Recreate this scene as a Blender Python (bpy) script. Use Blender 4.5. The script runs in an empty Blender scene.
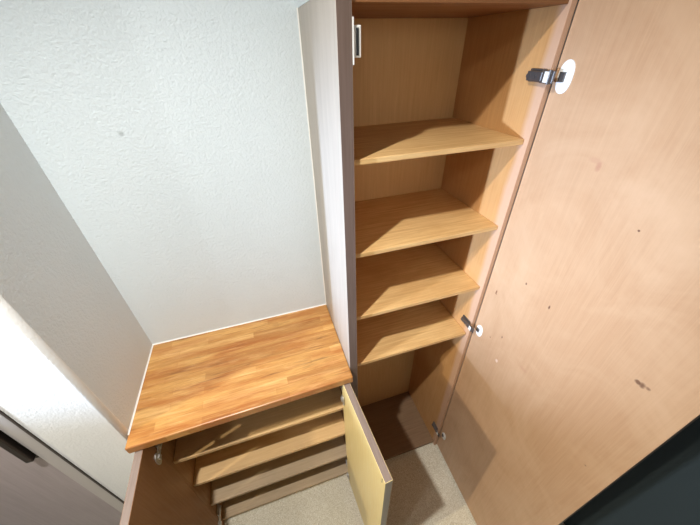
import bpy, bmesh, math, random
from mathutils import Vector, Matrix
random.seed(3)
S = 0.88            # everything below is written in survey units; S turns them into metres
COL = bpy.context.scene.collection

# ------------------------------------------------------------------ materials
def srgb(r, g, b):
    f = lambda c: (c/255/12.92) if c/255 <= .04045 else ((c/255+.055)/1.055)**2.4
    return (f(r), f(g), f(b), 1)

class NT:
    def __init__(s, name):
        s.m = bpy.data.materials.new(name); s.m.use_nodes = True
        s.t = s.m.node_tree; s.n = s.t.nodes
        s.b = s.n['Principled BSDF']
        s.co = s.n.new('ShaderNodeTexCoord').outputs['Object']
    def link(s, a, b): s.t.links.new(a, b)
    def map(s, sc, loc=(0,0,0), rot=(0,0,0)):
        m = s.n.new('ShaderNodeMapping'); s.link(s.co, m.inputs['Vector'])
        m.inputs['Scale'].default_value = sc; m.inputs['Location'].default_value = loc
        m.inputs['Rotation'].default_value = rot
        return m.outputs[0]
    def noise(s, sc=(1,1,1), scale=5, detail=4, rough=.55, loc=(0,0,0), dist=0, rot=(0,0,0)):
        n = s.n.new('ShaderNodeTexNoise'); s.link(s.map(sc, loc, rot), n.inputs['Vector'])
        n.inputs['Scale'].default_value = scale; n.inputs['Detail'].default_value = detail
        n.inputs['Roughness'].default_value = rough; n.inputs['Distortion'].default_value = dist
        return n.outputs[0]
    def ramp(s, f, stops):
        r = s.n.new('ShaderNodeValToRGB'); s.link(f, r.inputs[0])
        e = r.color_ramp.elements
        while len(e) < len(stops): e.new(.5)
        for el, (p, c) in zip(e, stops):
            el.position = p; el.color = c if len(c) == 4 else (*c, 1)
        return r.outputs[0]
    def mix(s, f, a, b, mode='MIX'):
        m = s.n.new('ShaderNodeMix'); m.data_type = 'RGBA'; m.blend_type = mode
        for sock, v in ((m.inputs[0], f), (m.inputs[6], a), (m.inputs[7], b)):
            if hasattr(v, 'is_linked'): s.link(v, sock)
            else: sock.default_value = v
        return m.outputs[2]
    def math(s, op, a, b=0.0, c=None):
        m = s.n.new('ShaderNodeMath'); m.operation = op
        for i, v in enumerate((a, b) if c is None else (a, b, c)):
            if hasattr(v, 'is_linked'): s.link(v, m.inputs[i])
            else: m.inputs[i].default_value = v
        return m.outputs[0]
    def bump(s, h, strength=.2, dist=.002):
        b = s.n.new('ShaderNodeBump'); s.link(h, b.inputs['Height'])
        b.inputs['Strength'].default_value = strength; b.inputs['Distance'].default_value = dist
        s.link(b.outputs[0], s.b.inputs['Normal'])
    def fin(s, col, rough=.5, metal=0, spec=.5):
        if hasattr(col, 'is_linked'): s.link(col, s.b.inputs['Base Color'])
        else: s.b.inputs['Base Color'].default_value = col
        if hasattr(rough, 'is_linked'): s.link(rough, s.b.inputs['Roughness'])
        else: s.b.inputs['Roughness'].default_value = rough
        s.b.inputs['Metallic'].default_value = metal
        s.b.inputs['Specular IOR Level'].default_value = spec
        return s.m

def plain(name, c, rough=.5, metal=0, spec=.5):
    return NT(name).fin(c, rough, metal, spec)

def grain_scale(axis, k=14):
    v = [k, k, k]; v['xyz'.index(axis)] = 1
    return tuple(v)

def wood(name, light, dark, axis, rough=.45, blotch=.35, blot_col=None, seed=0, spec=.4, spots=(), contrast=1.0, band=None):
    """ply / veneer: long fine grain along an axis, cloudy wear, optional stains at given (y, z, ry, rz, colour, strength)"""
    t = NT(name)
    g = t.noise(grain_scale(axis, 22), 6, 6, .65, (seed, seed*.7, seed*1.3), .15)
    g2 = t.noise(grain_scale(axis, 60), 9, 3, .6, (seed+3, 1, seed))
    base = t.ramp(g, [(.5-.3/contrast, dark), (.5+.28/contrast, light)])
    fine = t.ramp(g2, [(.3, (.94, .93, .92)), (.65, (1.02, 1.02, 1.02))])
    base = t.mix(1, base, fine, 'MULTIPLY')
    if blot_col:
        b = t.noise((1, 1, 1), 4.5, 5, .62, (seed*2+1, 5, 2), .6)
        base = t.mix(t.ramp(b, [(.42, (0, 0, 0)), (.68, (blotch,)*3)]), base, blot_col)
    if band:                                    # pinkish tan strip along the front edge
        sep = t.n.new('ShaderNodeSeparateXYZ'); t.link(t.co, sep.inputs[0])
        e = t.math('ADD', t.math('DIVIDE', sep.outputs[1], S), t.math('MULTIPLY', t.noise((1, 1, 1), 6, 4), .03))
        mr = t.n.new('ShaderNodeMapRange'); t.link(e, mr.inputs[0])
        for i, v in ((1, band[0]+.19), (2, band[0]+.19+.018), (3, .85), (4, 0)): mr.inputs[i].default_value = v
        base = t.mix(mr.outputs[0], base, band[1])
    for (y, z, ry, rz, c, k) in spots:
        sep = t.n.new('ShaderNodeSeparateXYZ'); t.link(t.co, sep.inputs[0])
        dy = t.math('DIVIDE', t.math('SUBTRACT', sep.outputs[1], (y+.19)*S), ry*S)
        dz = t.math('DIVIDE', t.math('SUBTRACT', sep.outputs[2], z*S), rz*S)
        d = t.math('ADD', t.math('MULTIPLY', dy, dy), t.math('MULTIPLY', dz, dz))
        n = t.noise((1, 1, 1), 60, 2)
        d = t.math('ADD', d, t.math('MULTIPLY', n, .9))
        f = t.ramp(d, [(.5, (k, k, k)), (1.0, (0, 0, 0))])
        base = t.mix(f, base, c)
    t.bump(g2, .04, .0004)
    r = t.ramp(g, [(.3, (rough+.08,)*3), (.7, (rough-.06,)*3)])
    return t.fin(base, r, 0, spec)

def laminate(name, c, c2, axis='z', rough=.42):
    t = NT(name)
    g = t.noise(grain_scale(axis, 40), 8, 4, .6)
    g2 = t.noise(grain_scale(axis, 8), 5, 3, .5, (4, 2, 1))
    col = t.mix(t.ramp(g, [(.3, (0, 0, 0)), (.7, (1, 1, 1))]), c, c2)
    col = t.mix(1, col, t.ramp(g2, [(.3, (.93, .92, .91)), (.7, (1.04, 1.04, 1.04))]), 'MULTIPLY')
    t.bump(g, .15, .0006)
    return t.fin(col, rough, 0, .4)

def wallpaper(name, c, scuffs=(), bd=.0020):
    t = NT(name)
    n1 = t.noise((1, 1, 1), 230, 2, .55)
    n2 = t.noise((1, 1, 1), 120, 3, .5, (3, 3, 3))
    h = t.math('ADD', t.math('MULTIPLY', n1, .6), n2)
    n3 = t.noise((1, 1, 1), 3, 3, .5, (9, 3, 3))
    col = t.mix(1, c, t.ramp(n3, [(.3, (.965, .97, .97)), (.7, (1, 1, 1))]), 'MULTIPLY')
    for (p, r, sc) in scuffs:
        vm = t.n.new('ShaderNodeVectorMath'); vm.operation = 'DISTANCE'
        t.link(t.co, vm.inputs[0]); vm.inputs[1].default_value = [q*S for q in p]
        f = t.ramp(t.math('ADD', t.math('DIVIDE', vm.outputs['Value'], r*S), t.math('MULTIPLY', n2, .5)), [(.6, (.5,)*3), (1.0, (0, 0, 0))])
        col = t.mix(f, col, sc)
    t.bump(h, 1.0, bd)
    return t.fin(col, .62, 0, .35)

def parquet(name):
    """laminated strip worktop: staves running along x, each with its own tone"""
    t = NT(name)
    br = t.n.new('ShaderNodeTexBrick')
    wob = t.noise((1, 1, 1), 2)
    mp = t.map((1, 1, 1), (.137, .011, 0))
    t.link(mp, br.inputs['Vector'])
    br.offset = .37; br.squash = 1.35; br.squash_frequency = 3; br.offset_frequency = 2
    br.inputs['Scale'].default_value = 1
    br.inputs['Brick Width'].default_value = .30*S
    br.inputs['Row Height'].default_value = .030*S
    br.inputs['Mortar Size'].default_value = .0004
    br.inputs['Mortar Smooth'].default_value = .3
    br.inputs['Color1'].default_value = (.1, .1, .1, 1); br.inputs['Color2'].default_value = (.9, .9, .9, 1)
    br.inputs['Mortar'].default_value = (.25, .25, .25, 1)
    tone = t.ramp(br.outputs['Color'], [(0, srgb(174, 122, 66)), (.3, srgb(192, 140, 78)), (.65, srgb(206, 156, 90)), (1, srgb(220, 174, 110))])
    g = t.noise((3, 60, 60), 6, 6, .65, (1, 2, 3), .3)
    c = t.mix(1, tone, t.ramp(g, [(.3, (.74, .68, .62)), (.62, (1.06, 1.06, 1.05))]), 'MULTIPLY')
    b = t.noise((1, 5, 1), 4, 4, .6, (2, 7, 1), .3)
    c = t.mix(t.ramp(b, [(.44, (0, 0, 0)), (.66, (.75,)*3)]), c, srgb(168, 96, 40))
    d = t.noise((1.1, 11, 1), 4.5, 5, .6, (8.3, 3, 1), .15)
    c = t.mix(t.ramp(d, [(.58, (0, 0, 0)), (.70, (.6,)*3)]), c, srgb(96, 62, 36))
    w = t.noise((1.2, 12, 1), 5, 6, .7, (5, 1, 1), .15)
    c = t.mix(t.ramp(w, [(.52, (0, 0, 0)), (.68, (.4,)*3)]), c, srgb(236, 190, 130))
    t.bump(g, .1, .0006)
    r = t.ramp(w, [(.35, (.32,)*3), (.7, (.46,)*3)])
    return t.fin(c, r, 0, .5)

def floor_mat(name):
    t = NT(name)
    v = t.n.new('ShaderNodeTexVoronoi'); t.link(t.map((1, 1, 1)), v.inputs['Vector']); v.inputs['Scale'].default_value = 330
    sp = t.n.new('ShaderNodeSeparateColor'); t.link(v.outputs['Color'], sp.inputs[0])
    c = t.ramp(sp.outputs[0], [(0, srgb(212, 202, 176)), (.35, srgb(228, 220, 198)), (.7, srgb(236, 229, 208)), (1, srgb(250, 245, 230))])
    n = t.noise((1, 1, 1), 5, 4)
    c = t.mix(1, c, t.ramp(n, [(.3, (.9, .89, .87)), (.7, (1, 1, 1))]), 'MULTIPLY')
    t.bump(sp.outputs[0], .25, .001)
    return t.fin(c, .7, 0, .3)

TAN = srgb(214, 170, 118); TAN_D = srgb(182, 132, 82)
M = {}
M['shelf'] = wood('shelf_veneer', srgb(236, 200, 140), srgb(200, 156, 100), 'x', .42, .6, srgb(202, 156, 98), 1, contrast=1.5)
M['shelf_low'] = wood('low_shelf_veneer', srgb(236, 202, 148), srgb(214, 172, 118), 'x', .5, .35, srgb(200, 160, 115), 4)
M['shelf_pale'] = wood('grey_tan_shelf_veneer', srgb(214, 190, 156), srgb(188, 162, 128), 'x', .55, .4, srgb(176, 156, 128), 6)  # duller grey-tan veneer for the lowest boards
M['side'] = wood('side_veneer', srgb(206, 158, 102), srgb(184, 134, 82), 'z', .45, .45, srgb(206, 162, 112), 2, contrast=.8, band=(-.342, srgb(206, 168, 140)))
M['back'] = wood('back_veneer', srgb(230, 194, 138), srgb(214, 174, 118), 'z', .5, .4, srgb(222, 186, 130), 3)
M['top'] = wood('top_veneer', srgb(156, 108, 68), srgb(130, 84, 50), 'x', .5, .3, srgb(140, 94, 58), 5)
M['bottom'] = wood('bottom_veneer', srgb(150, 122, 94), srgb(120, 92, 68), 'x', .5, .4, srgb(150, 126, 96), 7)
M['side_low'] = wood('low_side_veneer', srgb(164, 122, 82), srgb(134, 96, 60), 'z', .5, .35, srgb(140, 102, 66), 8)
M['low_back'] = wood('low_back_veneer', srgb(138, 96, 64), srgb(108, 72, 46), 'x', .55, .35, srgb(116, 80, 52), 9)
dk = srgb(92, 58, 44); dr = srgb(168, 112, 92); br_ = srgb(120, 78, 52); wh = srgb(238, 216, 200)
spots = [(-.528, 1.467, .005, .007, dk, .9), (-.431, 1.350, .005, .013, br_, .95), (-.431, 1.343, .009, .005, br_, .7), (-.626, 1.453, .005, .012, dk, .9),
         (-.474, 1.148, .005, .006, br_, .7), (-.521, 1.201, .004, .008, dk, .8), (-.538, 1.080, .010, .014, wh, .7), (-.582, 1.858, .010, .018, dr, .5),
         (-.720, 1.765, .004, .004, dk, .9), (-.891, 1.453, .010, .013, dk, .85), (-.881, 1.451, .010, .009, dk, .8), (-.901, 1.455, .009, .008, dk, .8),
         (-.921, 1.091, .005, .005, dk, .9), (-.57, 1.87, .03, .010, dr, .22), (-.64, 1.17, .025, .014, dr, .25)]
M['tall_door'] = wood('door_inner_veneer', srgb(200, 164, 130), srgb(184, 144, 108), 'z', .38, .7, srgb(208, 174, 140), 11, .5, spots, .55)
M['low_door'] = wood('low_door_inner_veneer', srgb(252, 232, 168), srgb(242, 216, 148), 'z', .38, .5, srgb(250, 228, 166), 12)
M['low_door_shaded'] = wood('low_left_door_shaded_veneer', srgb(160, 120, 84), srgb(142, 100, 66), 'z', .5, .35, srgb(140, 98, 64), 13, contrast=.6)  # same wood as the right door, its shade put into the colour
M['lam'] = laminate('greige_laminate', srgb(178, 169, 158), srgb(166, 157, 146))
M['lam_edge'] = laminate('greige_edge_band', srgb(116, 98, 88), srgb(104, 86, 76))
M['lam_y'] = laminate('greige_edge_band_along', srgb(150, 134, 126), srgb(136, 120, 112), 'y')
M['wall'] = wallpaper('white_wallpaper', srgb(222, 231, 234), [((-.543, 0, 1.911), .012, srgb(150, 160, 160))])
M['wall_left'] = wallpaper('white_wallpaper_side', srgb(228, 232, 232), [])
M['wall_return'] = wallpaper('lit_white_wallpaper', srgb(248, 248, 245), [], .0010)  # same wallpaper whitened, stronger light on this face put into its colour
M['caulk'] = plain('white_caulk', srgb(245, 243, 236), .4)
M['floor'] = floor_mat('speckled_mortar')
M['dark'] = plain('dark_blue_grey_paint', srgb(56, 68, 75), .7, 0, .3)
M['parquet'] = parquet('laminated_strip_wood')
M['chrome'] = plain('hinge_steel', srgb(205, 202, 196), .4, .75)
M['dark_steel'] = plain('dark_hinge_steel', srgb(120, 116, 114), .45, .85)
M['white_plastic'] = plain('white_plastic', srgb(244, 244, 238), .35)
M['black'] = plain('black_magnet', srgb(40, 42, 44), .5)
M['frame_dark'] = plain('dark_gasket', srgb(84, 76, 70), .5)
M['frame_light'] = plain('satin_grey_frame', srgb(196, 190, 186), .35, .2)
M['leaf'] = laminate('grey_door_leaf', srgb(182, 170, 170), srgb(172, 160, 160))
M['handle'] = plain('dark_bronze', srgb(62, 54, 50), .35, .6)
M['ceiling'] = plain('ceiling_white', srgb(225, 225, 222), .8)

# ------------------------------------------------------------------ mesh helpers
def bm_new(): return bmesh.new()

def add_box(bm, x0, x1, y0, y1, z0, z1, bev=0.0, mi=0, seg=2, faces=None, rot=None):
    """faces: {'+x': index} puts another material slot on one side"""
    t = bmesh.new()
    bmesh.ops.create_cube(t, size=1)
    for v in t.verts:
        v.co = Vector((x0+(v.co.x+.5)*(x1-x0), y0+(v.co.y+.5)*(y1-y0), z0+(v.co.z+.5)*(z1-z0)))
    for f in t.faces:
        f.material_index = mi
        f.normal_update()
        if faces:
            for k, i in faces.items():
                if f.normal['xyz'.index(k[1])]*(1 if k[0] == '+' else -1) > .9: f.material_index = i
    if bev: bmesh.ops.bevel(t, geom=list(t.edges), offset=bev, segments=seg, profile=.5, affect='EDGES')
    if rot:
        c, ang, ax = rot
        bmesh.ops.rotate(t, verts=t.verts, cent=Vector(c), matrix=Matrix.Rotation(ang, 3, ax))
    merge(bm, t)

def merge(bm, t):
    me = bpy.data.meshes.new('tmp'); t.to_mesh(me); t.free(); bm.from_mesh(me); bpy.data.meshes.remove(me)

def add_prism(bm, pts, axis, a0, a1, bev=0, mi=0):
    """closed outline in the two other axes, extruded from a0 to a1 along axis"""
    t = bmesh.new()
    k = 'xyz'.index(axis); o = [i for i in range(3) if i != k]
    def mk(p, a):
        c = [0, 0, 0]; c[o[0]], c[o[1]] = p; c[k] = a; return t.verts.new(c)
    A = [mk(p, a0) for p in pts]; B = [mk(p, a1) for p in pts]
    t.faces.new(A); t.faces.new(B[::-1]); n = len(pts)
    for i in range(n): t.faces.new((A[i], B[i], B[(i+1) % n], A[(i+1) % n]))
    bmesh.ops.recalc_face_normals(t, faces=t.faces)
    if bev:
        es = [e for e in t.edges if len(e.link_faces) == 2 and e.calc_face_angle(0) > .9]
        bmesh.ops.bevel(t, geom=es, offset=bev, segments=2, profile=.5, affect='EDGES')
    for f in t.faces: f.material_index = mi
    merge(bm, t)

def add_cyl(bm, c, r, h, axis, mi=0, seg=20, r2=None):
    t = bmesh.new()
    bmesh.ops.create_cone(t, cap_ends=True, segments=seg, radius1=r, radius2=r if r2 is None else r2, depth=h)
    R = {'x': Matrix.Rotation(math.pi/2, 3, 'Y'), 'y': Matrix.Rotation(math.pi/2, 3, 'X'), 'z': Matrix.Identity(3)}[axis]
    for v in t.verts: v.co = R @ v.co + Vector(c)
    for f in t.faces: f.material_index = mi
    merge(bm, t)

def obj(name, bm, mats, parent=None, org=(0, 0, 0), smooth=False, rot=None):
    """bm in survey coordinates; org becomes the object's origin (parent's origin for parts)"""
    if parent is not None: org = parent['_o']
    if rot:
        c, ang, ax = rot
        bmesh.ops.rotate(bm, verts=bm.verts, cent=Vector(c), matrix=Matrix.Rotation(ang, 3, ax))
    for v in bm.verts: v.co = (v.co - Vector(org))*S
    me = bpy.data.meshes.new(name); bm.to_mesh(me); bm.free()
    if not isinstance(mats, (list, tuple)): mats = [mats]
    for m in mats: me.materials.append(m)
    if smooth:
        for p in me.polygons: p.use_smooth = True
    o = bpy.data.objects.new(name, me); COL.objects.link(o)
    if parent is not None: o.parent = parent
    else: o.location = Vector(org)*S
    o['_o'] = list(org)
    return o

def thing(name, label, cat, org, group=None):
    o = bpy.data.objects.new(name, None); COL.objects.link(o); o.empty_display_size = .05
    o.location = Vector(org)*S; o['_o'] = list(org)
    o['label'] = label; o['category'] = cat
    if group: o['group'] = group
    return o

def tag(o, label, cat): o['label'] = label; o['category'] = cat; return o
def struct(name, bm, m, parent=None):
    o = obj(name, bm, m, parent)
    if parent is None: o['kind'] = 'structure'
    return o
def part(name, parent, mats, *box, **kw):
    rot = kw.pop('orot', None); b = bm_new(); add_box(b, *box, **kw); return obj(name, b, mats, parent, rot=rot)

# ------------------------------------------------------------------ survey
W, H, D, DC, T, TD = .77, 1.0766, .38, .425, .545, .032
ZS = [1.8654, 1.5875, 1.3203, 1.053]; ZT = 2.163; YS = -.365
CH = 2.9

# ------------------------------------------------------------------ the setting
b = bm_new(); add_box(b, -3.3, 1.0, -2.6, .05, -.05, 0); struct('floor', b, M['floor'])
b = bm_new(); add_box(b, -W, 1.0, 0, .05, 0, CH); struct('wall_back', b, M['wall'])
b = bm_new(); add_box(b, -.82, -W, -.374, .05, 0, CH); struct('wall_left', b, M['wall_left'])
b = bm_new(); add_prism(b, [(-.956, -.390)]+[(-W-.014+.014*math.sin(a*math.pi/16), -.376-.014*math.cos(a*math.pi/16)) for a in range(9)]+[(-W, -.3742), (-.8203, -.3742), (-.8203, .05), (-.956, .05)], 'z', 0, CH)
for f in b.faces: f.smooth = abs(f.normal.z) < .5 and f.calc_area() < .012*CH*2
struct('wall_front', b, M['wall_return'])
b = bm_new(); add_box(b, 1.0, 1.05, -2.6, .05, 0, CH); struct('wall_right', b, M['dark'])
b = bm_new(); add_box(b, 0, 1.0, -D, 0, 2.187, CH); struct('wall_upper', b, M['wall'])
b = bm_new(); add_box(b, -3.3, 1.05, -2.6, .05, CH, CH+.05); struct('ceiling', b, M['ceiling'])
# entrance side door beyond the wall's outside corner
b = bm_new(); add_box(b, -3.3, -1.95, -.39, .05, 0, CH); struct('wall_far_left', b, M['wall_left'])
b = bm_new(); add_box(b, -1.95, -.956, -.39, .05, 2.3, CH); struct('wall_over_door', b, M['wall_left'])
b = bm_new(); add_box(b, -1.905, -1.002, -.375, -.335, .01, 2.255, bev=.002); door = struct('door_1', b, M['leaf'])
b = bm_new()
for x0, x1 in ((-1.0, -.963), (-1.943, -1.907)): add_box(b, x0, x1, -.392, -.3, 0, 2.29, bev=.002)
add_box(b, -1.943, -.963, -.392, -.3, 2.257, 2.293, bev=.002)
obj('door_frame', b, M['frame_light'], door)
b = bm_new()
for x0, x1 in ((-.9628, -.9562), (-1.9498, -1.9432)): add_box(b, x0+.0015, x1-.0015, -.394, -.3, 0, 2.298, bev=.0008)
obj('door_gasket', b, M['frame_dark'], door)
b = bm_new()
add_box(b, -1.037, -1.004, -.383, -.3755, 1.085, 1.62, bev=.003)
add_box(b, -1.030, -1.010, -.402, -.383, 1.10, 1.60, bev=.004)
obj('door_handle', b, M['handle'], door)
# caulk bead round the worktop and down the divider
b = bm_new()
add_prism(b, [(0, H), (-.004, H), (0, H+.004)], 'x', -W, 0)
add_prism(b, [(-W, H), (-W+.004, H), (-W, H+.004)], 'y', -.39, 0)
add_prism(b, [(0, 0), (-.0035, 0), (0, -.0035)], 'z', H, 2.187)
struct('trim_1', b, M['caulk'])

# ------------------------------------------------------------------ hinge
def hinge(cab, door_part, xp, xd, n, z, plate_m, arm_m, cup_m, k=1.0, drop=0):
    """concealed hinge: mounting plate and arm on the panel at x=xp, cup flange on the open door's face x=xd; n = side they stick out to"""
    def bx(bm, u0, u1, x, *r, **kw):
        a, c = x+n*u0, x+n*u1; add_box(bm, min(a, c), max(a, c), *r, **kw)
    b = bm_new()
    bx(b, .0, .006*k, xp, -.372, -.324, z-.012*k, z+.0135*k, bev=.0015)
    add_cyl(b, (xp+n*.007*k, -.330, z), .006*k, .006*k, 'x'); add_cyl(b, (xp+n*.007*k, -.360, z), .006*k, .006*k, 'x')
    h = obj('hinge', b, plate_m, cab)
    b = bm_new()
    bx(b, .006*k, .018*k, xp, -.378, -.330, z-.0095*k, z+.0095*k, bev=.002)
    bx(b, .010*k, .016*k, xp, -.410, -.372, z-.012*k, z+.012*k, bev=.002)
    add_cyl(b, (xp+n*.014*k, -.396, z), .0035*k, .026*k, 'z')
    add_cyl(b, (xp+n*.0185*k, -.335, z), .0045*k, .003*k, 'x'); add_cyl(b, (xp+n*.0185*k, -.355, z), .004*k, .003*k, 'x')
    obj('hinge_arm', b, arm_m, h)
    b = bm_new()
    pts = []                                            # rounded flange with two screw ears, in (y, z)
    for a in range(24):
        t = a/24*2*math.pi
        y = -.415 + .018*k*math.cos(t); zz = z + .018*k*math.sin(t)
        zz = z + math.copysign(.031*k*abs(math.sin(t))**.75, math.sin(t))
        pts.append((y, zz))
    a0, a1 = sorted((xd, xd+n*.004))
    add_prism(b, pts, 'x', a0, a1, mi=0)
    bx(b, .012*k, .0175*k, xp, -.3965, -.384, z-.010*k, z+.010*k, mi=0)
    bx(b, .003, .009, xd, -.416, -.402, z-.009*k, z+.009*k, mi=1)
    obj('hinge_cup', b, [cup_m, arm_m], h)
    return h

# ------------------------------------------------------------------ tall cabinet
tc = thing('tall_cabinet', 'tall open cupboard of brown veneered wood with four shelves, right of the worktop', 'cabinet', (.28, -.19, 0))
# divider: greige laminate outside, veneer inside, darker edge band
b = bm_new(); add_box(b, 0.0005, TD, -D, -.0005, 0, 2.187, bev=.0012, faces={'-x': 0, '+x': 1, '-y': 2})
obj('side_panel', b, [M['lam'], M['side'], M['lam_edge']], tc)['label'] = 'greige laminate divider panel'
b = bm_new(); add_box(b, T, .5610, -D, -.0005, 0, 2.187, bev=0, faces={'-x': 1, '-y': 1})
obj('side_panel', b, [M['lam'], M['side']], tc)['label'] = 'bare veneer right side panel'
part('back_panel', tc, M['back'], TD, T, -.006, -.0005, .0, 2.163)
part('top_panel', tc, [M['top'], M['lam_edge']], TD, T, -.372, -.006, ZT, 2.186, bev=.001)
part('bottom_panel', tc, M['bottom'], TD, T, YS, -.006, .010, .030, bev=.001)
for z in ZS:
    part('shelf', tc, M['shelf'], TD+.0005, T-.0005, YS, -.0065, z-.0075, z+.0075, bev=.002, seg=3)
# open door, seen from inside
DA = (.5605, -.387, 0)
b = bm_new(); add_box(b, .5605, .583, -.980, -.3825, .012, 2.205, bev=.0015, faces={'-x': 0, '+x': 1, '+y': 1, '-y': 2, '+z': 2, '-z': 2})
td = obj('door', b, [M['tall_door'], M['lam'], M['lam_edge']], tc, rot=(DA, -.022, 'Z'))
for z, kk in ((2.025, 1.15), (1.123, .95), (.19, .95)):
    hinge(tc, td, T, .5615, -1, z, M['dark_steel'], M['dark_steel'], M['white_plastic'], kk)
# magnetic catch on the divider
b = bm_new()
add_box(b, TD, TD+.004, -.3795, -.352, 2.066, 2.142, bev=.001)
add_box(b, TD+.003, TD+.020, -.374, -.350, 2.078, 2.130, bev=.0015)
mc = obj('magnetic_catch', b, M['white_plastic'], tc)
part('magnet', mc, M['black'], TD+.0095, TD+.0145, -.3755, -.3735, 2.082, 2.126)

# ------------------------------------------------------------------ low shoe cabinet
lc = thing('shoe_cabinet', 'low shoe cabinet with both doors open and slim wooden shelves, beneath the worktop', 'cabinet', (-.385, -.19, 0))
ZU = 1.0430
part('side_panel', lc, M['side_low'], -.7685, -.744, -.38, -.001, 0, ZU-.0005, bev=.001)
part('side_panel', lc, M['side_low'], -.020, -.0002, -.38, -.001, 0, ZU-.0005, bev=.001)
part('back_panel', lc, M['low_back'], -.744, -.020, -.008, -.001, .03, ZU-.0005)
part('top_panel', lc, M['low_back'], -.744, -.020, -.36, -.008, ZU-.02, ZU-.0005)
for z, m in ((.765, 'shelf_low'), (.520, 'shelf_low'), (.262, 'shelf_pale')):
    part('shelf', lc, M[m], -.7435, -.0205, -.360, -.0085, z-.018, z, bev=.002)
part('bottom_panel', lc, M['shelf_pale'], -.7435, -.0205, -.362, -.0085, .020, .040, bev=.002)
# left door, folded back against the wall corner
b = bm_new(); add_box(b, -.7565, -.732, -.765, -.396, .055, 1.038, bev=.0015, faces={'+x': 0, '-x': 1, '+y': 2, '-y': 2, '+z': 2, '-z': 2})
ld = obj('door', b, [M['low_door_shaded'], M['lam'], M['lam_y']], lc, rot=((-.7565, -.396, 0), math.radians(1.8), 'Z')); ld['label'] = 'left door, inner face darkened with shade'
b = bm_new(); add_box(b, -.041, -.014, -.768, -.398, .055, 1.038, bev=.0015, faces={'-x': 0, '+x': 1, '+y': 2, '-y': 1, '+z': 2, '-z': 2})
for zz in (1.022, 1.006):
    add_box(b, -.0416, -.0409, -.752, -.749, zz-.006, zz+.006, mi=3)
RA = ((-.041, -.398, 0), math.radians(4.3), 'Z')
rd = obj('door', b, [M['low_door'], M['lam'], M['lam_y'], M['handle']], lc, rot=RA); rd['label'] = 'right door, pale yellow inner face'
for z in (.925, .14):
    hinge(lc, ld, -.744, -.7315, 1, z, M['chrome'], M['chrome'], M['chrome'], .9)
    hinge(lc, rd, -.020, -.0415, -1, z, M['chrome'], M['chrome'], M['chrome'], .9)

# ------------------------------------------------------------------ worktop
b = bm_new(); add_prism(b, [(-W+.0005, -.0005), (-.0003, -.0005), (-.0003, -.423), (-W+.0005, -.436)], 'z', 1.043, H, bev=.004)
wt = obj('worktop', b, M['parquet'], None, org=(-.385, -.21, 1.043))
tag(wt, 'orange-brown laminated strip-wood worktop in the white alcove, over the low shoe cabinet', 'worktop')

# ------------------------------------------------------------------ light
def lamp(name, loc, power, col, r, aim=None, cone=150, blend=1.0):
    l = bpy.data.lights.new(name, 'SPOT' if aim else 'POINT'); l.energy = power; l.color = col; l.shadow_soft_size = r*S
    o = bpy.data.objects.new(name, l); COL.objects.link(o); o.location = Vector(loc)*S
    if aim:
        l.spot_size = math.radians(cone); l.spot_blend = blend
        o.rotation_euler = (Vector(aim)-Vector(loc)).to_track_quat('-Z', 'Y').to_euler()
    return o
lamp('downlight', (-.735, -.925, 2.84), 112, (1, .99, .96), .028, (-.1, -1.0, 0), 138)
lamp('hall_downlight', (-2.55, -1.045, 2.80), 132, (1, .88, .66), .04, (.2, -.5, .7), 42)
lamp('hall_lamp', (-3.0, -1.08, 1.66), 640, (.52, .69, 1), .04, (.56, -.30, 1.56), 24.5)
lamp('room_light', (-2.1, -1.85, 2.8), 15, (1, .98, .96), .05)
l = bpy.data.lights.new('upper_fill_light', 'AREA'); l.shape = 'RECTANGLE'; l.size = 1.0*S; l.size_y = .5*S  # added unseen fill, lifts the shade in the upper compartments
l.energy = .9; l.color = (1, .97, .92); l.spread = math.radians(75)
o = bpy.data.objects.new('upper_fill_light', l); COL.objects.link(o); o.location = Vector((-.5, -2.55, 2.25))*S
o.rotation_euler = (Vector((.3, 0, 2.1))-Vector((-.5, -2.55, 2.25))).to_track_quat('-Z', 'Y').to_euler()
w = bpy.data.worlds.new('world'); bpy.context.scene.world = w; w.use_nodes = True
w.node_tree.nodes['Background'].inputs[0].default_value = (.86, .95, 1, 1)
w.node_tree.nodes['Background'].inputs[1].default_value = .03

# ------------------------------------------------------------------ camera
cam = bpy.data.cameras.new('camera'); co = bpy.data.objects.new('camera', cam); COL.objects.link(co)
f, yaw, pitch, roll = 298.4735, 0.2918, 0.6234, -.0293
cam.sensor_width = 36; cam.lens = f/700*36; cam.clip_start = .01
sy, cy = math.sin(yaw), math.cos(yaw)
fw = Vector((sy*math.cos(pitch), cy*math.cos(pitch), -math.sin(pitch)))
r = Vector((cy, -sy, 0)); u = r.cross(fw)
r2 = r*math.cos(roll)+u*math.sin(roll); u2 = -r*math.sin(roll)+u*math.cos(roll)
m = Matrix((r2, u2, -fw)).transposed().to_4x4(); m.translation = Vector((-.19135, -1.06320, 2.09475))*S
co.matrix_world = m
sc = bpy.context.scene; sc.camera = co
for o in bpy.data.objects:
    if '_o' in o: del o['_o']
sc.view_settings.view_transform = 'Standard'; sc.view_settings.look = 'None'
sc.view_settings.gamma = 1; sc.view_settings.use_curve_mapping = False
sc.view_settings.exposure = 0.0
